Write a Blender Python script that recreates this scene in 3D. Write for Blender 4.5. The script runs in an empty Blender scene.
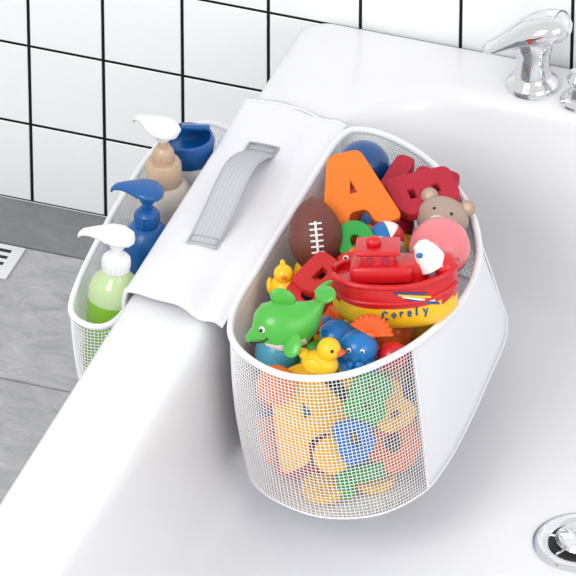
import bpy, bmesh, math, random
from mathutils import Vector, Matrix, Euler
random.seed(4)
scene = bpy.context.scene
try:
    scene.view_settings.view_transform = 'Standard'
except Exception:
    pass
R = math.radians
COL = scene.collection

# ------------------------------------------------------------------ materials
def mat(name, col, rough=0.4, metal=0.0, coat=0.0, noise=0.04, nscale=40, bump=0.0, bscale=200, sss=0.0, trans=0.0):
    m = bpy.data.materials.new(name); m.use_nodes = True
    nt = m.node_tree; b = nt.nodes['Principled BSDF']
    b.inputs['Roughness'].default_value = rough
    b.inputs['Metallic'].default_value = metal
    b.inputs['Coat Weight'].default_value = coat
    b.inputs['Coat Roughness'].default_value = 0.08
    if sss:
        b.inputs['Subsurface Weight'].default_value = sss
        b.inputs['Subsurface Scale'].default_value = 0.01
    b.inputs['Transmission Weight'].default_value = trans
    tc = nt.nodes.new('ShaderNodeTexCoord')
    n = nt.nodes.new('ShaderNodeTexNoise'); n.inputs['Scale'].default_value = nscale
    n.inputs['Detail'].default_value = 4
    nt.links.new(tc.outputs['Object'], n.inputs['Vector'])
    r = nt.nodes.new('ShaderNodeMix'); r.data_type = 'RGBA'
    c = Vector(col[:3])
    r.inputs[6].default_value = (*(c * (1 - noise)), 1)
    r.inputs[7].default_value = (*[min(1, k * (1 + noise)) for k in c], 1)
    nt.links.new(n.outputs['Fac'], r.inputs[0])
    nt.links.new(r.outputs[2], b.inputs['Base Color'])
    if bump:
        n2 = nt.nodes.new('ShaderNodeTexNoise'); n2.inputs['Scale'].default_value = bscale
        n2.inputs['Detail'].default_value = 6
        nt.links.new(tc.outputs['Object'], n2.inputs['Vector'])
        bp = nt.nodes.new('ShaderNodeBump'); bp.inputs['Strength'].default_value = bump
        bp.inputs['Distance'].default_value = 0.002
        nt.links.new(n2.outputs['Fac'], bp.inputs['Height'])
        nt.links.new(bp.outputs['Normal'], b.inputs['Normal'])
    return m
def srgb(r, g, b):
    f = lambda c: ((c / 255 + 0.055) / 1.055) ** 2.4 if c / 255 > 0.04045 else c / 255 / 12.92
    return (f(r), f(g), f(b))

M_tub = mat('tub_acrylic', srgb(231, 231, 234), 0.28, coat=0.3, noise=0.005)
M_tile = mat('glazed_tile', srgb(253, 254, 255), 0.2, coat=0.2, noise=0.003)
M_grout = mat('black_grout', srgb(4, 4, 6), 0.95)
M_chrome = mat('chrome', (0.76, 0.77, 0.79), 0.06, metal=1.0, noise=0.01)
M_dark = mat('dark_hole', (0.01, 0.01, 0.012), 0.6)
M_fab = mat('white_oxford_fabric', srgb(234, 234, 239), 0.9, noise=0.01, bump=0.3, bscale=900)
M_net = mat('white_net', srgb(246, 246, 248), 0.85, noise=0.01)
M_pipe = mat('white_piping', srgb(241, 241, 245), 0.92, noise=0.03, nscale=500, bump=0.5, bscale=600)
M_strapd = mat('dark_webbing', srgb(160, 162, 168), 0.8, noise=0.12, nscale=600)
def webbing():
    m = bpy.data.materials.new('grey_webbing'); m.use_nodes = True
    nt = m.node_tree; b = nt.nodes['Principled BSDF']; b.inputs['Roughness'].default_value = .85
    tc = nt.nodes.new('ShaderNodeTexCoord')
    wv = nt.nodes.new('ShaderNodeTexWave'); wv.wave_type = 'BANDS'; wv.bands_direction = 'X'; wv.inputs['Scale'].default_value = 75; wv.inputs['Distortion'].default_value = .6
    w2 = nt.nodes.new('ShaderNodeTexWave'); w2.wave_type = 'BANDS'; w2.bands_direction = 'Y'; w2.inputs['Scale'].default_value = 180; w2.inputs['Distortion'].default_value = .6
    nt.links.new(tc.outputs['Object'], wv.inputs['Vector']); nt.links.new(tc.outputs['Object'], w2.inputs['Vector'])
    mu = nt.nodes.new('ShaderNodeMath'); mu.operation = 'MULTIPLY'
    nt.links.new(wv.outputs['Fac'], mu.inputs[0]); nt.links.new(w2.outputs['Fac'], mu.inputs[1])
    cr = nt.nodes.new('ShaderNodeValToRGB')
    cr.color_ramp.elements[0].color = (*srgb(182, 184, 189), 1); cr.color_ramp.elements[1].color = (*srgb(206, 208, 212), 1)
    nt.links.new(mu.outputs[0], cr.inputs['Fac']); nt.links.new(cr.outputs['Color'], b.inputs['Base Color'])
    bp = nt.nodes.new('ShaderNodeBump'); bp.inputs['Strength'].default_value = .4; bp.inputs['Distance'].default_value = .001
    nt.links.new(mu.outputs[0], bp.inputs['Height']); nt.links.new(bp.outputs['Normal'], b.inputs['Normal'])
    return m
M_strap = webbing()
def plastic(name, c, **k):
    a = dict(rough=0.32, coat=0.2, noise=0.02, sss=0.05); a.update(k)
    return mat(name, srgb(*c), **a)
def foam(name, c):
    return mat(name, srgb(*c), rough=0.75, noise=0.05, nscale=300, bump=0.15, bscale=700)
P_white = plastic('white_plastic', (236, 236, 236))
P_blue = plastic('blue_plastic', (10, 88, 158))
P_blue2 = plastic('bright_blue_rubber', (10, 112, 185))
P_lblue = plastic('light_blue_rubber', (90, 185, 220))
P_navy = plastic('navy_rubber', (26, 78, 138))
P_beige = plastic('beige_plastic', (200, 172, 145))
P_cream = plastic('cream_plastic', (216, 206, 192))
P_lime = plastic('lime_soap', (128, 185, 40), rough=0.15, sss=0.1)
P_clear = plastic('clear_shoulder', (190, 212, 160), rough=0.1)
P_red = plastic('red_rubber', (206, 24, 32))
P_yel = plastic('yellow_rubber', (248, 196, 22))
P_orange = plastic('orange_rubber', (230, 95, 26))
P_green = plastic('green_rubber', (78, 180, 66))
P_pink = plastic('pink_rubber', (232, 128, 134))
P_black = plastic('black_paint', (15, 15, 15))
P_brown = mat('football_leather', srgb(112, 58, 48), 0.5, noise=0.15, nscale=300, bump=0.5, bscale=500)
P_taupe = plastic('taupe_rubber', (172, 150, 138), rough=0.6)
F_orange = foam('orange_foam', (240, 122, 36))
F_crim = foam('crimson_foam', (180, 30, 54))
F_red = foam('red_foam', (202, 42, 42))
F_yel = foam('yellow_foam', (250, 192, 30))
F_green = foam('green_foam', (50, 165, 72))
F_blue = foam('blue_foam', (30, 120, 200))

# stone floor
def stone(name, c1, c2):
    m = bpy.data.materials.new(name); m.use_nodes = True
    nt = m.node_tree; b = nt.nodes['Principled BSDF']; b.inputs['Roughness'].default_value = 0.85
    tc = nt.nodes.new('ShaderNodeTexCoord')
    mp = nt.nodes.new('ShaderNodeMapping'); mp.inputs['Scale'].default_value = (1, 1.8, 1); mp.inputs['Rotation'].default_value = (0, 0, 0.5)
    n = nt.nodes.new('ShaderNodeTexNoise'); n.inputs['Scale'].default_value = 18; n.inputs['Detail'].default_value = 14
    n.inputs['Roughness'].default_value = 0.8; n.inputs['Distortion'].default_value = 0.7
    nt.links.new(tc.outputs['Object'], mp.inputs['Vector']); nt.links.new(mp.outputs['Vector'], n.inputs['Vector'])
    cr = nt.nodes.new('ShaderNodeValToRGB')
    cr.color_ramp.elements[0].position = 0.36; cr.color_ramp.elements[0].color = (*srgb(*c1), 1)
    cr.color_ramp.elements[1].position = 0.64; cr.color_ramp.elements[1].color = (*srgb(*c2), 1)
    nt.links.new(n.outputs['Fac'], cr.inputs['Fac']); nt.links.new(cr.outputs['Color'], b.inputs['Base Color'])
    bp = nt.nodes.new('ShaderNodeBump'); bp.inputs['Strength'].default_value = 0.3; bp.inputs['Distance'].default_value = 0.002
    nt.links.new(n.outputs['Fac'], bp.inputs['Height']); nt.links.new(bp.outputs['Normal'], b.inputs['Normal'])
    return m
M_stone = stone('floor_stone', (158, 158, 161), (196, 196, 199))
M_strip = stone('floor_strip', (124, 125, 128), (142, 143, 146))
M_fgrout = mat('floor_grout', srgb(105, 106, 109), 0.9)

# ------------------------------------------------------------------ mesh helpers
def finish(name, bm, mats, smooth=True, angle=None):
    me = bpy.data.meshes.new(name); bm.to_mesh(me); bm.free()
    for m in (mats if isinstance(mats, (list, tuple)) else [mats]):
        me.materials.append(m)
    if smooth:
        for p in me.polygons: p.use_smooth = True
    ob = bpy.data.objects.new(name, me); COL.objects.link(ob)
    if smooth and angle:
        md = ob.modifiers.new('ws', 'EDGE_SPLIT'); md.split_angle = R(angle)
    return ob
def loft(name, rings, mats, cap=True, closed=True, smooth=True, angle=None, matfn=None):
    bm = bmesh.new()
    vs = [[bm.verts.new(p) for p in r] for r in rings]
    n = len(rings[0])
    for a in range(len(rings) - 1):
        for i in range(n if closed else n - 1):
            j = (i + 1) % n
            try: bm.faces.new((vs[a][i], vs[a][j], vs[a + 1][j], vs[a + 1][i]))
            except ValueError: pass
    if cap:
        bm.faces.new(list(reversed(vs[0]))); bm.faces.new(vs[-1])
    bmesh.ops.recalc_face_normals(bm, faces=bm.faces)
    if matfn:
        for f in bm.faces: f.material_index = matfn(f.calc_center_median())
    return finish(name, bm, mats, smooth, angle)
def lathe(name, prof, m, loc=(0, 0, 0), seg=40, angle=35, matfn=None):
    prof = [(max(r, 1e-5), z) for r, z in prof]
    rings = [[(r * math.cos(2 * math.pi * i / seg), r * math.sin(2 * math.pi * i / seg), z) for i in range(seg)] for r, z in prof]
    o = loft(name, rings, m, True, True, True, angle, matfn); o.location = loc
    return o
def ell(name, loc, rad, m, rot=(0, 0, 0), seg=28, matfn=None):
    bm = bmesh.new(); bmesh.ops.create_uvsphere(bm, u_segments=seg, v_segments=seg // 2 + 2, radius=1)
    if not isinstance(rad, (tuple, list)): rad = (rad,) * 3
    bmesh.ops.scale(bm, vec=rad, verts=bm.verts)
    if matfn:
        for f in bm.faces: f.material_index = matfn(f.calc_center_median())
    o = finish(name, bm, m); o.location = loc; o.rotation_euler = rot
    return o
def rbox(name, loc, dims, bev, m, rot=(0, 0, 0), seg=3):
    bm = bmesh.new(); bmesh.ops.create_cube(bm, size=1)
    bmesh.ops.scale(bm, vec=dims, verts=bm.verts)
    bmesh.ops.bevel(bm, geom=bm.edges[:], offset=bev, segments=seg, profile=0.5, affect='EDGES')
    o = finish(name, bm, m, True, 50); o.location = loc; o.rotation_euler = rot
    return o
def tomesh(ob):
    dg = bpy.context.evaluated_depsgraph_get()
    me = bpy.data.meshes.new_from_object(ob.evaluated_get(dg))
    new = bpy.data.objects.new(ob.name + '_m', me); COL.objects.link(new)
    new.matrix_world = ob.matrix_world.copy(); n = ob.name
    bpy.data.objects.remove(ob); new.name = n
    return new
def tube(name, pts, r, m, cyclic=False, radii=None, res=6):
    cu = bpy.data.curves.new(name, 'CURVE'); cu.dimensions = '3D'
    cu.bevel_depth = r; cu.bevel_resolution = res; cu.use_fill_caps = True
    sp = cu.splines.new('POLY'); sp.points.add(len(pts) - 1)
    for i, p in enumerate(pts):
        sp.points[i].co = (*p, 1)
        if radii: sp.points[i].radius = radii[i]
    sp.use_cyclic_u = cyclic
    cu.materials.append(m)
    ob = bpy.data.objects.new(name, cu); COL.objects.link(ob)
    ob = tomesh(ob)
    for p in ob.data.polygons: p.use_smooth = True
    return ob
def group(name, parts, loc=(0, 0, 0), rot=(0, 0, 0), sc=1):
    e = bpy.data.objects.new(name, None); e.empty_display_size = 0.02; COL.objects.link(e)
    for p in parts: p.parent = e
    e.location = loc; e.rotation_euler = rot; e.scale = (sc, sc, sc)
    return e
def rounded(pts, r, n=5):
    out = []; L = len(pts)
    for i in range(L):
        p0, p, p1 = Vector(pts[i - 1]), Vector(pts[i]), Vector(pts[(i + 1) % L])
        a = (p0 - p); b = (p1 - p); rr = min(r, a.length * 0.48, b.length * 0.48)
        A = p + a.normalized() * rr; B = p + b.normalized() * rr
        for k in range(n + 1):
            t = k / n
            out.append(tuple((1 - t) ** 2 * A + 2 * t * (1 - t) * p + t * t * B))
    return out
def circ(cx, cy, rx, ry=None, n=28):
    ry = ry or rx
    return [(cx + rx * math.cos(2 * math.pi * i / n), cy + ry * math.sin(2 * math.pi * i / n)) for i in range(n)]
LET = {
 'A': [rounded([(-.52,-.5),(-.2,.5),(.2,.5),(.52,-.5),(.2,-.5),(.13,-.27),(-.13,-.27),(-.2,-.5)], .09), rounded([(-.075,-.06),(.075,-.06),(0,.2)], .03)],
 'E': [rounded([(-.36,-.5),(-.36,.5),(.36,.5),(.36,.24),(-.06,.24),(-.06,.12),(.28,.12),(.28,-.12),(-.06,-.12),(-.06,-.24),(.36,-.24),(.36,-.5)], .1)],
 'B': [rounded([(-.38,-.5),(-.38,.5),(.2,.5),(.38,.38),(.38,.12),(.26,0),(.42,-.12),(.42,-.38),(.22,-.5)], .13), rounded([(-.1,.12),(-.1,.27),(.12,.27),(.12,.12)], .04), rounded([(-.1,-.27),(-.1,-.12),(.14,-.12),(.14,-.27)], .04)],
 'O': [circ(0, 0, .45, .5), circ(0, 0, .17, .2)],
 'D': [rounded([(-.4,-.5),(-.4,.5),(.1,.5),(.42,.25),(.42,-.25),(.1,-.5)], .18), rounded([(-.12,-.22),(-.12,.22),(.06,.22),(.14,.1),(.14,-.1),(.06,-.22)], .05)],
 'T': [rounded([(-.45,.5),(.45,.5),(.45,.22),(.15,.22),(.15,-.5),(-.15,-.5),(-.15,.22),(-.45,.22)], .06)],
 'S8': [rounded([(-.3,.5),(.3,.5),(.42,.25),(.26,0),(.45,-.25),(.3,-.5),(-.3,-.5),(-.45,-.25),(-.26,0),(-.42,.25)], .2), circ(0, .23, .12, .1), circ(0, -.22, .14, .11)],
 'disc': [circ(0, 0, .5)],
}
def letter(name, key, size, th, m, loc=(0, 0, 0), rot=(0, 0, 0), bev=0.0016):
    cu = bpy.data.curves.new(name, 'CURVE'); cu.dimensions = '2D'; cu.fill_mode = 'BOTH'
    cu.extrude = th / 2 - bev; cu.bevel_depth = bev; cu.bevel_resolution = 3
    for c in LET[key]:
        sp = cu.splines.new('POLY'); sp.points.add(len(c) - 1)
        for i, p in enumerate(c): sp.points[i].co = (p[0] * size, p[1] * size, 0, 1)
        sp.use_cyclic_u = True
    cu.materials.append(m)
    ob = bpy.data.objects.new(name, cu); COL.objects.link(ob)
    ob = tomesh(ob)
    ob.location = loc; ob.rotation_euler = rot
    return ob
TH, PH = 35.0, 19.2
def facing(tilt, roll=0, yaw=PH):
    """flat thing: tilt 0 = lying, 90 = upright facing -Y; roll spins it in its own plane"""
    return (Matrix.Rotation(R(yaw), 3, 'Z') @ Matrix.Rotation(R(tilt), 3, 'X') @ Matrix.Rotation(R(roll), 3, 'Z')).to_euler()
def upright(back, roll=0, yaw=PH):
    """standing thing leaning back by `back` degrees"""
    return (Matrix.Rotation(R(yaw), 3, 'Z') @ Matrix.Rotation(R(-back), 3, 'X') @ Matrix.Rotation(R(roll), 3, 'Y')).to_euler()

# ------------------------------------------------------------------ room
FZ = -0.3175
WY = .490
cols = [-1.0,-.925,-.845,-.77,-.695,-.622,-.546,-.465,-.380,-.290,-.193,-.0905,.0202,.142,.265,.39,.515,.64,.765,.89,1.015,1.14]
rows = [FZ + .101 * i for i in range(0, 15)]
bm = bmesh.new()
g = 0.0018
for a in range(len(cols) - 1):
    for b in range(len(rows) - 1):
        x0, x1, z0, z1 = cols[a] + g, cols[a + 1] - g, rows[b] + g * .85, rows[b + 1] - g * .85
        bv = .0008
        o = [bm.verts.new(p) for p in ((x0, WY + .0012, z0), (x1, WY + .0012, z0), (x1, WY + .0012, z1), (x0, WY + .0012, z1))]
        i = [bm.verts.new(p) for p in ((x0 + bv, WY + .0005, z0 + bv), (x1 - bv, WY + .0005, z0 + bv), (x1 - bv, WY + .0005, z1 - bv), (x0 + bv, WY + .0005, z1 - bv))]
        bm.faces.new(i)
        for k in range(4): bm.faces.new((o[k], o[(k + 1) % 4], i[(k + 1) % 4], i[k]))
q = [bm.verts.new(p) for p in ((cols[0], WY + .0014, FZ), (cols[-1], WY + .0014, FZ), (cols[-1], WY + .0014, rows[-1]), (cols[0], WY + .0014, rows[-1]))]
f = bm.faces.new(q); f.material_index = 1
q2 = [bm.verts.new(p) for p in ((cols[0], WY + .05, FZ), (cols[-1], WY + .05, FZ), (cols[-1], WY + .05, rows[-1]), (cols[0], WY + .05, rows[-1]))]
f = bm.faces.new(q2[::-1]); f.material_index = 1
finish('wall_back', bm, [M_tile, M_grout], smooth=False)

# floor slabs
bm = bmesh.new()
def slab(bm, x0, x1, y0, y1, z0, z1, mi, bev=.0015):
    r = bmesh.ops.create_cube(bm, size=1)
    bmesh.ops.scale(bm, vec=(x1 - x0, y1 - y0, z1 - z0), verts=r['verts'])
    bmesh.ops.translate(bm, vec=((x0 + x1) / 2, (y0 + y1) / 2, (z0 + z1) / 2), verts=r['verts'])
    for f in {f for v in r['verts'] for f in v.link_faces}: f.material_index = mi
slab(bm, -1.4, 1.3, -1.5, WY - .0005, FZ - .03, FZ - .0025, 1)
ys = [-1.5, -.98, -.72, -.41, -.06, .173, .407]
xs = [-1.4, -1.1, -.80, -.53, -.235, .1, .4, .7, 1.0, 1.3]
for j in range(len(ys) - 1):
    for i in range(len(xs) - 1):
        slab(bm, xs[i] + .0015, xs[i + 1] - .0015, ys[j] + .0015, ys[j + 1] - .0015, FZ - .02, FZ, 0)
slab(bm, -1.4, 1.3, .4085, WY - .0005, FZ - .02, FZ, 2)
finish('floor', bm, [M_stone, M_fgrout, M_strip], smooth=False)

# floor drain grate
gp = [rbox('plate', (0, 0, .0015), (.075, .06, .003), .001, P_white)]
for k in range(4):
    gp.append(rbox('slot_%d' % k, (0, -.018 + k * .012, .0031), (.05, .005, .0008), .0003, M_dark))
group('floor_drain_grate', gp, (-.476, .372, FZ + .0002))

# ------------------------------------------------------------------ bathtub
def rrect(x0, x1, y0, y1, r, z, n=14, m=10):
    cs = [(x1 - r, y1 - r, 0), (x0 + r, y1 - r, 90), (x0 + r, y0 + r, 180), (x1 - r, y0 + r, 270)]
    pts = []
    for k, (cx, cy, a0) in enumerate(cs):
        for i in range(n + 1):
            a = R(a0 + 90 * i / n); pts.append((cx + r * math.cos(a), cy + r * math.sin(a), z))
        nx = cs[(k + 1) % 4]; a = R(a0 + 90)
        p = Vector((cx + r * math.cos(a), cy + r * math.sin(a), z)); q = Vector((nx[0] + r * math.cos(a), nx[1] + r * math.sin(a), z))
        for i in range(1, m): pts.append(tuple(p.lerp(q, i / m)))
    return pts
YB = .478
rings = [rrect(-.125, .86, -1.1, YB - .02, .03, FZ + .001),
         rrect(-.135, .868, -1.12, YB, .03, -.06),
         rrect(-.143, .87, -1.12, YB, .03, -.045),
         rrect(-.147, .873, -1.124, YB + .001, .03, -.030),
         rrect(-.147, .873, -1.124, YB + .001, .03, -.012),
         rrect(-.1445, .871, -1.122, YB - .001, .029, -.004),
         rrect(-.140, .866, -1.118, YB - .005, .027, -.0008),
         rrect(-.134, .860, -1.112, YB - .011, .025, 0),
         rrect(-.066, .79, -1.04, .412, .14, 0),
         rrect(-.058, .782, -1.032, .405, .138, -.0015),
         rrect(-.051, .775, -1.025, .398, .135, -.007),
         rrect(-.047, .77, -1.02, .393, .135, -.02),
         rrect(-.044, .765, -1.01, .386, .135, -.06),
         rrect(-.040, .76, -1.0, .377, .13, -.12),
         rrect(-.032, .75, -.98, .365, .12, -.175),
         rrect(-.018, .735, -.96, .35, .115, -.205),
         rrect(.005, .71, -.93, .32, .10, -.228),
         rrect(.035, .68, -.89, .28, .09, -.242),
         rrect(.075, .64, -.85, .23, .08, -.249),
         rrect(.12, .60, -.80, .16, .07, -.251)]
tub = loft('bathtub', rings, M_tub, cap=True)
# drain
dp = [lathe('flange', [(.047, 0), (.0465, .002), (.042, .0045), (.035, .0038), (.031, .0005), (.031, -.0002)], M_chrome),
      lathe('well', [(.031, .0002), (.031, .0012), (.0001, .0012)], M_dark),
      lathe('stopper', [(.024, .002), (.025, .006), (.022, .009), (.012, .0105), (.0001, .011)], M_chrome),
      lathe('stopper_knob', [(.006, .010), (.006, .015), (.0001, .0165)], M_chrome)]
for k in range(6):
    a = k * math.pi / 3
    dp.append(rbox('spoke_%d' % k, (.026 * math.cos(a), .026 * math.sin(a), .002), (.012, .003, .002), .0005, M_chrome, (0, 0, a)))
group('tub_drain', dp, (.309, .012, -.2508), (0, 0, 0), 1.06)

# faucet handle
def ering(c, ax, rx, ry, n=24, up=Vector((0, 0, 1))):
    ax = Vector(ax).normalized(); s = ax.cross(up).normalized(); t = s.cross(ax).normalized()
    return [tuple(Vector(c) + s * rx * math.cos(2 * math.pi * i / n) + t * ry * math.sin(2 * math.pi * i / n)) for i in range(n)]
fp = [lathe('base_flange', [(.0265, 0), (.0265, .004), (.024, .008), (.019, .012), (.0175, .016), (.0165, .03), (.0175, .040), (.020, .046), (.0210, .056), (.019, .066), (.013, .073), (.0001, .075)], M_chrome)]
spine = [((.036, 0, .078), .004, .004), ((.031, 0, .077), .016, .012), ((.020, 0, .072), .0225, .0165), ((.005, 0, .066), .0235, .0165), ((-.010, 0, .060), .0215, .013), ((-.024, 0, .052), .019, .0085), ((-.036, 0, .044), .017, .0055), ((-.044, 0, .039), .0135, .0045), ((-.048, 0, .036), .007, .003)]
fp.append(loft('lever', [ering(c, (-.8, 0, -.5), a, b) for c, a, b in spine], M_chrome))
fp.append(ell('indicator', (.000, -.0235, .065), (.002, .001, .002), P_red))
group('faucet_handle', fp, (.119, .430, 0), (0, 0, R(8)), 1.06)
fp = [lathe('flange', [(.021, 0), (.021, .003), (.018, .006), (.012, .008), (.010, .018), (.013, .024), (.0145, .030), (.010, .036), (.0001, .038)], M_chrome)]
group('diverter_knob', fp, (.174, .418, 0))

# ------------------------------------------------------------------ hanging organiser
def catmull(P, seg, t):
    n = len(P); p0, p1, p2, p3 = (Vector(P[(seg + k - 1) % n]) for k in range(4))
    return .5 * ((2 * p1) + (p2 - p0) * t + (2 * p0 - 5 * p1 + 4 * p2 - p3) * t * t + (3 * p1 - p0 - 3 * p2 + p3) * t ** 3)
def arcparams(P, step):
    n = len(P); dense = [(s, k / 40) for s in range(n) for k in range(40)]
    pts = [catmull(P, s, t) for s, t in dense]; L = [0]
    for i in range(1, len(pts) + 1): L.append(L[-1] + (pts[i % len(pts)] - pts[i - 1]).length)
    N = int(L[-1] / step); out = []; j = 0
    for k in range(N):
        d = L[-1] * k / N
        while L[j + 1] < d: j += 1
        s, t = dense[j]; out.append((s, t + (d - L[j]) / max(1e-9, L[j + 1] - L[j]) / 40))
    return out
TOP = [(-.035,.262),(-.037,.15),(-.037,.03),(-.036,-.055),(-.020,-.110),(.020,-.143),(.065,-.150),(.110,-.126),(.146,-.074),(.167,-.012),(.174,.055),(.160,.125),(.123,.195),(.068,.250),(.02,.278),(-.018,.284)]
BOT = [(-.026,.262),(-.026,.15),(-.026,.03),(-.024,-.050),(-.006,-.097),(.030,-.124),(.083,-.135),(.133,-.114),(.164,-.066),(.172,-.014),(.172,.05),(.167,.14),(.158,.230),(.126,.290),(.068,.312),(0,.296)]
ZT, ZBt = .006, -.170
def sag(par):
    k = par[0] + par[1]
    return .0014 * math.sin(k * 2.3) + .0010 * math.sin(k * 5.1 + 1)
def wall_pt(par, h, T, B, zt, zb, bulge=0.0):
    a = catmull(T, *par); b = catmull(B, *par); p = a.lerp(b, h)
    c = Vector((.07, .08)) if T is TOP else Vector((-.18, .1))
    p = p + (p - c).normalized() * (bulge + (sag(par) if bulge else 0)) * math.sin(math.pi * h)
    return (p.x, p.y, zt + (zb - zt) * h)
def sheet(name, pars, nrow, T, B, zt, zb, m, bulge, kind, closed=False):
    bm = bmesh.new(); V = []
    for r in range(nrow + 1):
        V.append([bm.verts.new(wall_pt(p, r / nrow, T, B, zt, zb, bulge)) for p in pars])
    n = len(pars)
    for r in range(nrow):
        for i in range(n if closed else n - 1):
            j = (i + 1) % n
            bm.faces.new((V[r][i], V[r + 1][i], V[r + 1][j], V[r][j]))
    ob = finish(name, bm, m)
    if kind == 'net':
        md = ob.modifiers.new('w', 'WIREFRAME'); md.thickness = .00125; md.use_even_offset = False; md.use_boundary = True
    else:
        md = ob.modifiers.new('s', 'SOLIDIFY'); md.thickness = .0016
    return ob
org = []
pars = arcparams(TOP, .0040)
key = lambda p: p[0] + p[1]
front = [p for p in pars if 3.4 <= key(p) <= 8.25]
right = [p for p in pars if 8.16 <= key(p) <= 12.3]
back = [p for p in pars if 12.25 <= key(p)] + [pars[0]]
left = [p for p in pars if key(p) <= 3.48]
org.append(sheet('front_net', front, 44, TOP, BOT, ZT, ZBt, M_net, .004, 'net'))
org.append(sheet('back_net', back, 44, TOP, BOT, ZT, ZBt, M_net, .002, 'net'))
org.append(sheet('side_panel', right, 12, TOP, BOT, ZT, ZBt, M_fab, .001, 'fab'))
org.append(sheet('back_panel', left, 12, TOP, BOT, ZT, ZBt, M_fab, 0, 'fab'))
for nm, T, z, r in (('rim_piping', TOP, ZT, .0036), ('base_piping', BOT, ZBt, .0012)):
    org.append(tube(nm, [(*catmull(T, *p), z) for p in pars[::2]], r, M_pipe, True))
for k, kk in enumerate((3.45, 8.22, 12.28)):
    par = (int(kk), kk - int(kk))
    org.append(tube('seam_%d' % k, [wall_pt(par, h / 12, TOP, BOT, ZT, ZBt, .003) for h in range(13)], .0012, M_pipe))
bm = bmesh.new(); bm.faces.new([bm.verts.new((*catmull(BOT, *p), ZBt)) for p in pars[::2]])
ob = finish('base', bm, M_fab, smooth=False); md = ob.modifiers.new('s', 'SOLIDIFY'); md.thickness = .0015; org.append(ob)

# outer pouch
PT = [(-.1515,.26),(-.1515,.15),(-.1515,.03),(-.1515,-.06),(-.160,-.092),(-.180,-.097),(-.202,-.080),(-.213,-.03),(-.220,.05),(-.224,.14),(-.222,.22),(-.210,.262),(-.188,.283),(-.165,.280)]
PB = [(x + .008 if x < -.2 else x, y * .97 + .004) for x, y in PT]
pz0, pz1 = -.022, -.125
pp = arcparams(PT, .0038)
pf = [p for p in pp if key(p) >= 3.5] ; pl = [p for p in pp if key(p) <= 3.55] 
org.append(sheet('pouch_net', pf + [pp[0]], 27, PT, PB, pz0, pz1, M_net, .003, 'net'))
org.append(sheet('pouch_back', pl, 8, PT, PB, pz0, pz1, M_fab, 0, 'fab'))
org.append(tube('pouch_piping', [(*catmull(PT, *p), pz0) for p in pp[::2]], .0032, M_pipe, True))
org.append(tube('pouch_base_piping', [(*catmull(PB, *p), pz1) for p in pp[::2]], .0018, M_pipe, True))
for k, kk in enumerate((3.55, 6.3)):
    par = (int(kk), kk - int(kk))
    org.append(tube('pouch_seam_%d' % k, [wall_pt(par, h / 8, PT, PB, pz0, pz1, .003) for h in range(9)], .0014, M_pipe))
bm = bmesh.new(); bm.faces.new([bm.verts.new((*catmull(PB, *p), pz1)) for p in pp[::2]])
ob = finish('pouch_base', bm, M_fab, smooth=False); org.append(ob)

# saddle over the rim
prof = [(-.1525, -.040), (-.1530, -.018), (-.1525, -.004), (-.149, .006), (-.140, .0095), (-.120, .012), (-.100, .013), (-.085, .0125), (-.075, .0105), (-.067, .0075), (-.060, .0065), (-.052, .0085), (-.044, .009), (-.036, .006)]
def smoothprof(P, n=5):
    out = []
    for i in range(len(P) - 1):
        p0, p1, p2, p3 = (Vector(P[max(0, min(len(P) - 1, i + k - 1))]) for k in range(4))
        for s in range(n):
            t = s / n
            out.append(.5 * ((2 * p1) + (p2 - p0) * t + (2 * p0 - 5 * p1 + 4 * p2 - p3) * t * t + (3 * p1 - p0 - 3 * p2 + p3) * t ** 3))
    out.append(Vector(P[-1])); return out
sp_ = smoothprof(prof); ny = 40
def sadY(x, t):
    fx = (x + .152) / .116
    y0 = -.066 - .026 * fx; y1 = .300 - .010 * fx
    return y0 + (y1 - y0) * t
bm = bmesh.new(); V = []
for j in range(ny + 1):
    t = j / ny; row = []
    for p in sp_:
        fx = (p.x + .152) / .116
        wav = (.0010 * math.sin(9 * t + 14 * fx) + .0005 * math.sin(23 * t - 9 * fx)) * math.sin(math.pi * min(1, max(0, fx)))
        row.append(bm.verts.new((p.x, sadY(p.x, t), p.y + wav)))
    V.append(row)
for j in range(ny):
    for i in range(len(sp_) - 1):
        bm.faces.new((V[j][i], V[j][i + 1], V[j + 1][i + 1], V[j + 1][i]))
ob = finish('saddle', bm, M_fab); md = ob.modifiers.new('s', 'SOLIDIFY'); md.thickness = .003; md.offset = -1
org.append(ob)
for nm, t in (('hem_front', 0.012), ('hem_back', .988)):
    org.append(tube(nm, [(p.x, sadY(p.x, t), p.y + .0003) for p in sp_[10:]], .0010, M_pipe))
# webbing handle
def strap(name, path, w, m, th=.0013):
    bm = bmesh.new(); V = []
    for (x, y, z, tw) in path:
        V.append([bm.verts.new((x - w / 2 + w * k / 6, y, z + tw * (k / 6 - .5) + .0010 * (1 - ((k - 3) / 3) ** 2))) for k in range(7)])
    for j in range(len(V) - 1):
        for i in range(6): bm.faces.new((V[j][i], V[j][i + 1], V[j + 1][i + 1], V[j + 1][i]))
    ob = finish(name, bm, m); md = ob.modifiers.new('s', 'SOLIDIFY'); md.thickness = th
    return ob
path = [(-.100, .022, .0150, 0), (-.100, .038, .0152, 0)]
for k in range(1, 40):
    t = k / 40
    y = .038 + .156 * t + .006 * math.sin(2 * math.pi * t)
    z = .0150 + .028 * (math.sin(math.pi * t) ** .9) * (.65 + .6 * t)
    path.append((-.100 + .003 * math.sin(math.pi * t), y, z, .003 * math.sin(math.pi * t)))
path += [(-.100, .194, .0152, 0), (-.100, .214, .0150, 0)]
org.append(strap('handle', path, .033, M_strap))
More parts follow.
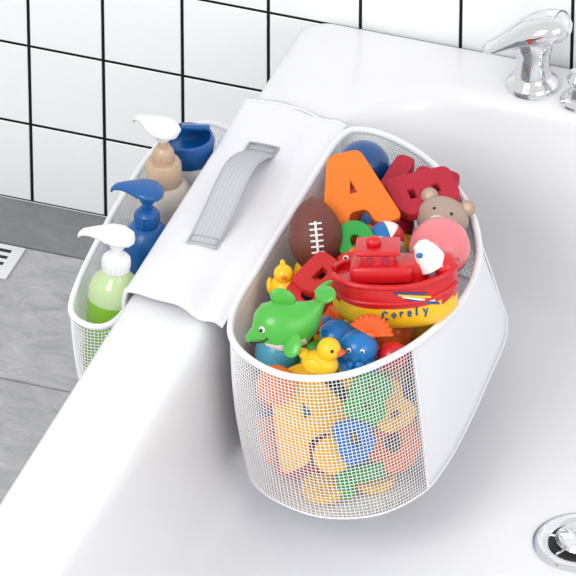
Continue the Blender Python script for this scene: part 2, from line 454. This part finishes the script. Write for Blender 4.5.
for nm, y in (('front', .030), ('back', .205)):
    for dy in (-.0055, .0055):
        org.append(rbox('handle_stitch_%s' % nm, (-.100, y + dy, .0162), (.028, .0010, .0008), .0002, M_strapd))
    for dx in (-.0140, .0140):
        org.append(rbox('handle_stitch_side_%s' % nm, (-.100 + dx, y, .0157), (.0010, .011, .0008), .0002, M_strapd))
group('hanging_toy_organizer', org)

# ------------------------------------------------------------------ toiletries
def pump_parts(zc, mh, mc, ang, s=1.0, rc=.013):
    ps = []
    pr = [(rc, zc), (rc * 1.02, zc + .002), (rc, zc + .013), (rc * .8, zc + .016), (.0065, zc + .018), (.0065, zc + .020)]
    ps.append(lathe('collar', pr, mc))
    for k in range(20):
        a = k * math.pi / 10
        ps.append(rbox('rib_%d' % k, (rc * math.cos(a), rc * math.sin(a), zc + .007), (.0012, .0014, .010), .0004, mc, (0, 0, a), 1))
    ps.append(lathe('stem', [(.0045, zc + .018), (.0045, zc + .034)], mc))
    zt = zc + .033
    ps.append(lathe('pump_neck', [(.0075, zt - .006), (.010, zt), (.013, zt + .004)], mh))
    sp = [((.017, 0, zt + .005), .004, .003), ((.014, 0, zt + .006), .012, .005), ((.004, 0, zt + .0075), .0175, .0065), ((-.008, 0, zt + .008), .0165, .0062), ((-.018, 0, zt + .0075), .0115, .005), ((-.028, 0, zt + .006), .007, .004), ((-.036, 0, zt + .0035), .005, .0035), ((-.0405, 0, zt - .001), .0042, .003)]
    h = loft('pump_head', [ering((c[0] * s, 0, c[2]), (-1, 0, -.05), a, b) for c, a, b in sp], mh)
    h.rotation_euler = (0, 0, ang); ps.append(h)
    return ps
zb = -.1235
b1 = [lathe('body', [(.024, 0), (.0265, .003), (.027, .02), (.027, .085), (.0268, .098)], P_lime),
      lathe('shoulder', [(.0268, .098), (.0255, .110), (.021, .119), (.016, .124), (.013, .130)], P_clear)]
b1 += pump_parts(.131, P_white, P_white, R(5), 1.0, rc=.014)
group('green_soap_pump_bottle', b1, (-.1800, -.034, zb), (0, R(4), 0), 1.0)
b2 = [lathe('body', [(.022, 0), (.025, .003), (.0255, .02), (.0255, .09), (.023, .103), (.016, .112), (.012, .114)], P_blue)]
b2 += pump_parts(.115, P_blue, P_blue, R(0), .95, rc=.0125)
group('blue_pump_bottle', b2, (-.181, .073, zb), (0, R(2), 0))
b3 = [lathe('body', [(.025, 0), (.0275, .003), (.0285, .02), (.0285, .095), (.027, .107), (.022, .114), (.017, .117)], P_cream),
      lathe('beige_cap', [(.0185, .115), (.019, .117), (.0185, .138), (.016, .142), (.0001, .142)], P_beige)]
b3 += pump_parts(.141, P_white, P_beige, R(-25), rc=.0105)
group('cream_pump_bottle', b3, (-.186, .148, zb))
b4 = [lathe('body', [(.025, 0), (.026, .003), (.027, .09), (.025, .108), (.022, .114)], P_white),
      lathe('screw_cap', [(.0235, .108), (.0255, .111), (.0275, .132), (.0265, .136), (.0235, .137), (.022, .127), (.0001, .126)], P_blue),
      rbox('flip_lid', (.004, .012, .141), (.030, .022, .006), .0028, P_blue, (-.5, 0, .3))]
group('shampoo_bottle', b4, (-.180, .205, zb))

# ------------------------------------------------------------------ toys
letter('foam_letter_a', 'A', .078, .013, F_orange, (.027, .121, .045), facing(40, 14))
letter('foam_letter_e', 'E', .068, .011, F_crim, (.072, .200, .014), facing(12, 65))
letter('foam_letter_b', 'B', .066, .011, F_crim, (.087, .168, .026), facing(12, -72))
letter('foam_letter_d', 'D', .046, .012, F_red, (.030, .012, .012), facing(20, -40))
letter('foam_letter_o', 'O', .046, .012, F_red, (.024, -.010, .000), facing(15, 0))
ell('blue_ball', (.004, .222, .006), .027, P_navy)
ell('small_blue_ball', (.044, .222, .004), .015, P_blue2)
ell('maroon_ball', (.060, .150, -.006), .022, F_crim)
# football
prf = []
for k in range(25):
    t = -1 + 2 * k / 24; prf.append((.0275 * max(0, (1 - abs(t) ** 2.0)) ** .72, .041 * t))
fb = [lathe('leather', prf, P_brown, angle=80)]
fb.append(rbox('lace_strip', (0, -.0275, 0), (.0025, .002, .034), .0005, P_white))
for k in range(6):
    z = -.0145 + k * .0058
    fb.append(rbox('lace_%d' % k, (0, -.0270 + abs(z) * .08, z), (.013, .0025, .0020), .0006, P_white))
group('football', fb, (.007, .064, .022), upright(32, -4, 22))
ell('beach_ball', (.072, .094, .014), .019, [P_white, P_blue2, P_red], rot=(.9, .3, .4), matfn=lambda c: [0, 1, 0, 2, 0, 1][int((math.atan2(c.y, c.x) + math.pi) / (2 * math.pi) * 5.999)])
letter('foam_ring', 'O', .040, .012, F_green, (.046, .074, .018), facing(40, 20))
# teddy
tp = [ell('head', (0, 0, 0), (.027, .024, .023), P_taupe), ell('ear_a', (-.020, .002, .018), (.009, .006, .009), P_taupe), ell('ear_b', (.020, .002, .018), (.009, .006, .009), P_taupe),
      ell('inner_ear_a', (-.020, -.003, .018), (.005, .003, .005), P_beige), ell('inner_ear_b', (.020, -.003, .018), (.005, .003, .005), P_beige),
      ell('muzzle', (0, -.020, -.006), (.011, .008, .008), P_cream), ell('nose', (0, -.0275, -.003), (.003, .002, .002), P_black),
      ell('eye_a', (-.009, -.0205, .006), .002, P_black), ell('eye_b', (.009, -.0205, .006), .002, P_black),
      ell('body', (0, .004, -.036), (.024, .020, .024), P_taupe)]
group('teddy_bear_squirter', tp, (.114, .147, .014), upright(40, 14, 12))
# pink bulb
pk = [lathe('bulb', [(.0001, -.031), (.012, -.029), (.022, -.021), (.0305, -.005), (.0305, .006), (.026, .018), (.018, .026), (.009, .030), (.0001, .031)], P_pink, angle=80)]
group('pink_rubber_ball', pk, (.131, .086, .022), (.3, .3, 0), 1.0)

# boat
def boat():
    ps = []; rings = []; n = 33
    TOPZ = lambda t: .024 + .012 * max(0, t) ** 2 + .004 * max(0, -t) ** 2
    BOTZ = lambda t: -.032 + .020 * abs(t) ** 4
    WID = lambda t: .030 * max(.02, (1 - abs(t) ** 3.2)) ** .5 * (1 if t < 0 else 1 - .12 * t)
    for k in range(n):
        t = -1 + 2 * k / (n - 1); x = .062 * t
        w = WID(t); top = TOPZ(t); bot = BOTZ(t)
        ring = []
        for i in range(25):
            a = math.pi * i / 24; q = math.sin(a) ** .6
            ring.append((x, w * math.copysign(abs(math.cos(a)) ** .7, math.cos(a)), bot + (top - bot) * (1 - q)))
        ring.append((x, -w * .84, top)); ring.append((x, -w * .82, top - .005)); ring.append((x, w * .82, top - .005)); ring.append((x, w * .84, top))
        rings.append(ring)
    ps.append(loft('hull', rings, [P_red, P_yel], angle=50, matfn=lambda c: 1 if c.z < .003 else 0))
    def side(z, f, s, m, r):
        pts = []
        for k in range(33):
            t = -.985 + 1.97 * k / 32
            pts.append((.062 * t, s * WID(t) * f, z + TOPZ(t) - .024))
        return tube('strake', pts, r, m)
    for s in (-1, 1):
        ps.append(side(.0235, .99, s, P_red, .0030)); ps.append(side(.0050, .965, s, P_red, .0026))
    ps.append(rbox('deckhouse', (-.012, 0, .030), (.064, .036, .020), .006, P_red))
    ps.append(rbox('wheelhouse', (-.016, 0, .044), (.036, .030, .018), .006, P_red))
    ps.append(rbox('roof', (-.016, 0, .054), (.044, .035, .005), .002, P_red))
    ps.append(ell('horn', (-.020, 0, .060), (.008, .007, .006), P_red))
    for s in (-1, 1):
        for k in range(2):
            ps.append(ell('porthole_%d' % k, (-.024 + k * .016, s * .0148, .045), (.005, .0014, .005), F_crim))
    cone = lathe('bow_visor', [(.0001, .024), (.008, .020), (.013, .009), (.0155, -.006), (.0001, -.006)], P_white, (.036, -.002, .040)); cone.rotation_euler = (0, -.5, 0)
    ps.append(cone)
    ps.append(lathe('funnel', [(.013, .020), (.0135, .036), (.012, .040), (.0001, .041)], P_red, (.020, 0, 0)))
    ps.append(ell('bow_crest', (.050, 0, .034), (.013, .016, .012), P_red))
    ps.append(ell('visor_emblem', (.026, -.012, .050), (.004, .002, .003), P_blue2))
    def dec(nm, pts, r, m):
        out = []
        for x, z in pts:
            t = x / .062; w = WID(t); bot = BOTZ(t); top = TOPZ(t)
            q = max(0, min(1, 1 - (z - bot) / (top - bot))); sa = q ** (1 / .6); ca = math.sqrt(max(0, 1 - sa * sa)) ** .7
            out.append((x, -w * ca - .0004, z))
        return tube(nm, out, r, m, res=2)
    for k, L in enumerate([[(.2,.6),(-.4,.9),(-.8,.4),(-.8,-.4),(-.3,-.9),(.2,-.6)], [(-.5,.0),(-.1,.5),(.3,0),(-.1,-.6),(-.5,0)], [(-.4,.5),(-.4,-.6),(-.3,.2),(.2,.5)], [(-.5,0),(.2,0),(0,.5),(-.4,.3),(-.4,-.5),(.2,-.5)], [(-.3,1),(-.3,-.6)], [(-.5,.5),(-.1,-.4),(.3,.5),(-.2,-1.2)]]):
        ps.append(dec('name_%d' % k, [(-.008 + k * .0078 + a * .0048, -.0085 + b * .0058 + .0008 * k) for a, b in L], .0011, P_navy))
    for k in range(4):
        ps.append(dec('flame_%d' % k, [(.000 + j * .004 + k * .004, .018 - k * .0022 - .0003 * j * (1 + k)) for j in range(9)], .0013, [P_navy, P_yel, P_white, P_navy][k]))
    return ps
group('toy_boat', boat(), (.119, -.018, .031), upright(7, -2, 17), 1.0)

# dolphin
def dolphin():
    ps = []
    sp = [((-.044, 0, -.003), .002, .002), ((-.041, 0, -.003), .006, .005), ((-.034, 0, .000), .0095, .008), ((-.028, 0, .003), .017, .017), ((-.018, 0, .003), .022, .0245), ((-.004, 0, .002), .023, .026), ((.010, 0, .001), .019, .022), ((.022, 0, .004), .012, .0155), ((.030, 0, .010), .007, .009), ((.036, 0, .017), .004, .006), ((.039, 0, .022), .002, .003)]
    ps.append(loft('body', [ering(c, (1, 0, .12), a, b) for c, a, b in sp], [P_green, P_white], matfn=lambda c: 1 if (c.z < -.009 and c.x < .014) else 0))
    ps.append(ell('fluke_a', (.040, -.010, .026), (.009, .013, .0032), P_green, (.2, -.6, .5)))
    ps.append(ell('fluke_b', (.040, .010, .026), (.009, .013, .0032), P_green, (-.2, -.6, -.5)))
    ps.append(ell('dorsal_fin', (.000, 0, .029), (.013, .003, .009), P_green, (0, .7, 0)))
    ps.append(ell('flipper_a', (-.002, -.024, -.010), (.010, .013, .003), P_green, (.9, 0, -.5)))
    ps.append(ell('flipper_b', (-.002, .024, -.010), (.010, .013, .003), P_green, (-.9, 0, .5)))
    for s in (-1, 1):
        ps.append(ell('eye_white', (-.026, s * .0160, .009), .0034, P_white)); ps.append(ell('pupil', (-.0275, s * .0187, .0095), .0019, P_black))
    ps.append(tube('mouth', [(-.041, -.006, -.005), (-.034, -.0105, -.005), (-.028, -.0165, -.003), (-.023, -.019, 0)], .0008, P_black))
    return ps
group('green_dolphin', dolphin(), (.036, -.098, .028), upright(14, -12, 24), 1.04)
# duck
dk = [ell('body', (0, 0, 0), (.020, .015, .014), P_yel), ell('tail', (-.018, 0, .007), (.008, .007, .005), P_yel, (0, .6, 0)),
      ell('head', (.009, 0, .019), .0125, P_yel), ell('beak_top', (.021, 0, .0185), (.006, .006, .0022), P_orange), ell('beak_bottom', (.020, 0, .0158), (.005, .005, .0018), P_orange),
      ell('wing_a', (-.003, -.0135, .002), (.010, .003, .008), P_yel), ell('wing_b', (-.003, .0135, .002), (.010, .003, .008), P_yel),
      ell('eye_a', (.0155, -.0088, .022), .0022, P_black), ell('eye_b', (.0155, .0088, .022), .0022, P_black)]
group('rubber_duck', dk, (.075, -.120, .006), upright(8, 0, -2), .95)
# octopus
oc = [ell('head', (0, 0, .006), (.021, .020, .019), P_blue2), ell('eye_a', (-.007, -.018, .010), .0026, P_white), ell('eye_b', (.007, -.018, .010), .0026, P_white),
      ell('pupil_a', (-.007, -.0201, .010), .0015, P_black), ell('pupil_b', (.007, -.0201, .010), .0015, P_black)]
for k in range(8):
    a = k * math.pi / 4 + .3; c, s = math.cos(a), math.sin(a)
    oc.append(tube('arm_%d' % k, [(c * r, s * r, z) for r, z in ((.010, -.004), (.016, -.010), (.020, -.012), (.024, -.009), (.025, -.004))], .006, P_blue2, radii=[1, 1, .9, .7, .4]))
group('octopus_squirter', oc, (.102, -.083, .000), upright(12, 0, 10), .95)
tu = [ell('shell', (0, 0, 0), (.018, .016, .011), P_blue2), ell('head', (.019, 0, .004), .008, P_blue2), ell('belly', (0, 0, -.003), (.019, .017, .006), P_lblue)]
for k, (x, y) in enumerate(((.012, .014), (.012, -.014), (-.012, .014), (-.012, -.014))): tu.append(ell('leg_%d' % k, (x, y, -.003), (.006, .006, .003), P_blue2))
group('turtle_squirter', tu, (.076, -.066, .006), (.3, .3, .3))
# scallop shell
rings = []
for j in range(9):
    rr = .004 + .019 * j / 8; ring = []
    for i in range(57):
        a = R(20 + 140 * i / 56); rad = rr * (1 + .03 * math.cos(i / 56 * 2 * math.pi * 9) * j / 8)
        ring.append((rad * math.cos(a), rad * math.sin(a), .008 * math.sin(math.pi * (j / 8) * .55 + .3) + .0014 * math.cos(i / 56 * 2 * math.pi * 9) * j / 8))
    rings.append(ring)
sh = loft('fan', rings, P_orange, cap=False, closed=False); md = sh.modifiers.new('s', 'SOLIDIFY'); md.thickness = .0025
group('scallop_shell_toy', [sh, ell('hinge', (0, .003, .003), (.006, .003, .003), P_orange)], (.112, -.076, .016), facing(50, -15))
ell('red_ball', (.133, -.068, -.006), .015, P_red)
fs = [ell('body', (0, 0, 0), (.018, .009, .013), P_red), ell('tail_a', (.021, 0, .006), (.009, .002, .006), P_orange, (0, -.6, 0)), ell('tail_b', (.021, 0, -.006), (.009, .002, .006), P_orange, (0, .6, 0)),
      ell('fin', (0, 0, .013), (.010, .002, .005), P_orange), ell('eye', (-.011, -.008, .004), .003, P_white), ell('pupil', (-.012, -.0105, .004), .0015, P_black)]
group('red_fish', fs, (.054, .042, .012), upright(30, 30, 30))
ck = [ell('body', (0, 0, -.006), (.015, .014, .013), P_yel), ell('head', (.002, -.004, .010), .010, P_yel), ell('beak', (.004, -.014, .010), (.003, .004, .002), P_orange),
      ell('crest', (.002, 0, .019), (.003, .003, .005), P_yel), ell('wing', (-.014, 0, -.004), (.004, .009, .009), P_yel)]
group('yellow_chick', ck, (-.006, .004, .004), upright(10, -10, 10))

# --- lower layer seen through the net
low = [('A', .092, F_yel, (.052, -.092, -.078), 62, 25), ('E', .054, F_red, (.048, -.088, -.139), 65, 80), ('O', .060, F_orange, (.133, -.064, -.114), 60, 0),
       ('D', .042, F_blue, (.106, -.102, -.092), 65, 20), ('B', .048, F_green, (.115, -.088, -.046), 65, -20), ('T', .046, F_green, (.108, -.092, -.140), 60, 100),
       ('S8', .048, F_yel, (.130, -.066, -.068), 62, 30), ('disc', .036, F_orange, (.022, -.100, -.046), 62, 0), ('B', .044, F_orange, (.016, -.080, -.128), 60, 10),
       ('B', .050, F_orange, (.034, -.060, -.154), 8, 10), ('O', .050, F_yel, (.112, -.065, -.158), 6, 0), ('disc', .042, F_yel, (.074, -.104, -.156), 6, 0), ('disc', .034, F_yel, (.084, -.108, -.112), 64, 0)]
lp = []
for i, (k, s, m, l, t, r) in enumerate(low):
    lp.append(letter('piece_%d' % i, k, s, .010, m, l, facing(t, r)))
group('foam_letter_pile', lp)
pal = [P_red, P_yel, P_green, P_blue2, P_orange, P_lblue, P_orange, P_yel]
bp_ = []; k = 0
for zc, r in ((-.140, .024), (-.094, .024), (-.050, .023), (-.022, .018)):
    y = -.045
    while y < .25:
        x = .004
        while x < .14:
            c = Vector((x + random.uniform(-.004, .004), y + random.uniform(-.004, .004)))
            inside = x < .134 - abs(y - .05) * .28 - (max(0, y - .12) * .55)
            if zc > -.03 and (y < -.03): inside = False
            if inside:
                bp_.append(ell('ball_%d' % k, (c.x, c.y, zc), r, pal[(k * 5 + 3) % 8], seg=20)); k += 1
            x += r * 2.0
        y += r * 2.0
group('play_ball_pile', bp_)

# ------------------------------------------------------------------ light & camera
w = bpy.data.worlds.new('studio'); scene.world = w; w.use_nodes = True
nt = w.node_tree; bg = nt.nodes['Background']
tc = nt.nodes.new('ShaderNodeTexCoord'); sx = nt.nodes.new('ShaderNodeSeparateXYZ'); cr = nt.nodes.new('ShaderNodeValToRGB')
nt.links.new(tc.outputs['Generated'], sx.inputs[0]); 
mr = nt.nodes.new('ShaderNodeMapRange'); mr.inputs['From Min'].default_value = -1
nt.links.new(sx.outputs['Z'], mr.inputs['Value']); nt.links.new(mr.outputs[0], cr.inputs['Fac'])
cr.color_ramp.elements[0].color = (.6, .61, .62, 1); cr.color_ramp.elements[1].color = (1, 1, 1, 1)
cr.color_ramp.elements[0].position = .25; cr.color_ramp.elements[1].position = .55
nt.links.new(cr.outputs['Color'], bg.inputs['Color']); bg.inputs['Strength'].default_value = 0.90
def area(name, loc, tgt, size, power):
    l = bpy.data.lights.new(name, 'AREA'); l.shape = 'SQUARE'; l.size = size; l.energy = power
    o = bpy.data.objects.new(name, l); COL.objects.link(o); o.location = loc
    o.rotation_euler = (Vector(tgt) - Vector(loc)).to_track_quat('-Z', 'Y').to_euler()
area('softbox_key', (-.6, -2.2, 1.8), (-.2, .2, 0), 1.2, 36)
area('softbox_fill', (2.0, -1.2, 1.0), (-.05, .0, -.1), 1.4, 12)
cam = bpy.data.cameras.new('camera'); co = bpy.data.objects.new('camera', cam); COL.objects.link(co)
D = 8.0; th, ph = R(TH), R(PH)
fwd = Vector((-math.sin(ph) * math.cos(th), math.cos(ph) * math.cos(th), -math.sin(th)))
co.location = -fwd * D; co.rotation_euler = (R(90 - TH), 0, ph)
cam.sensor_width = 36; cam.lens = 36 * D * 1000 / 576; cam.clip_end = 50
scene.camera = co
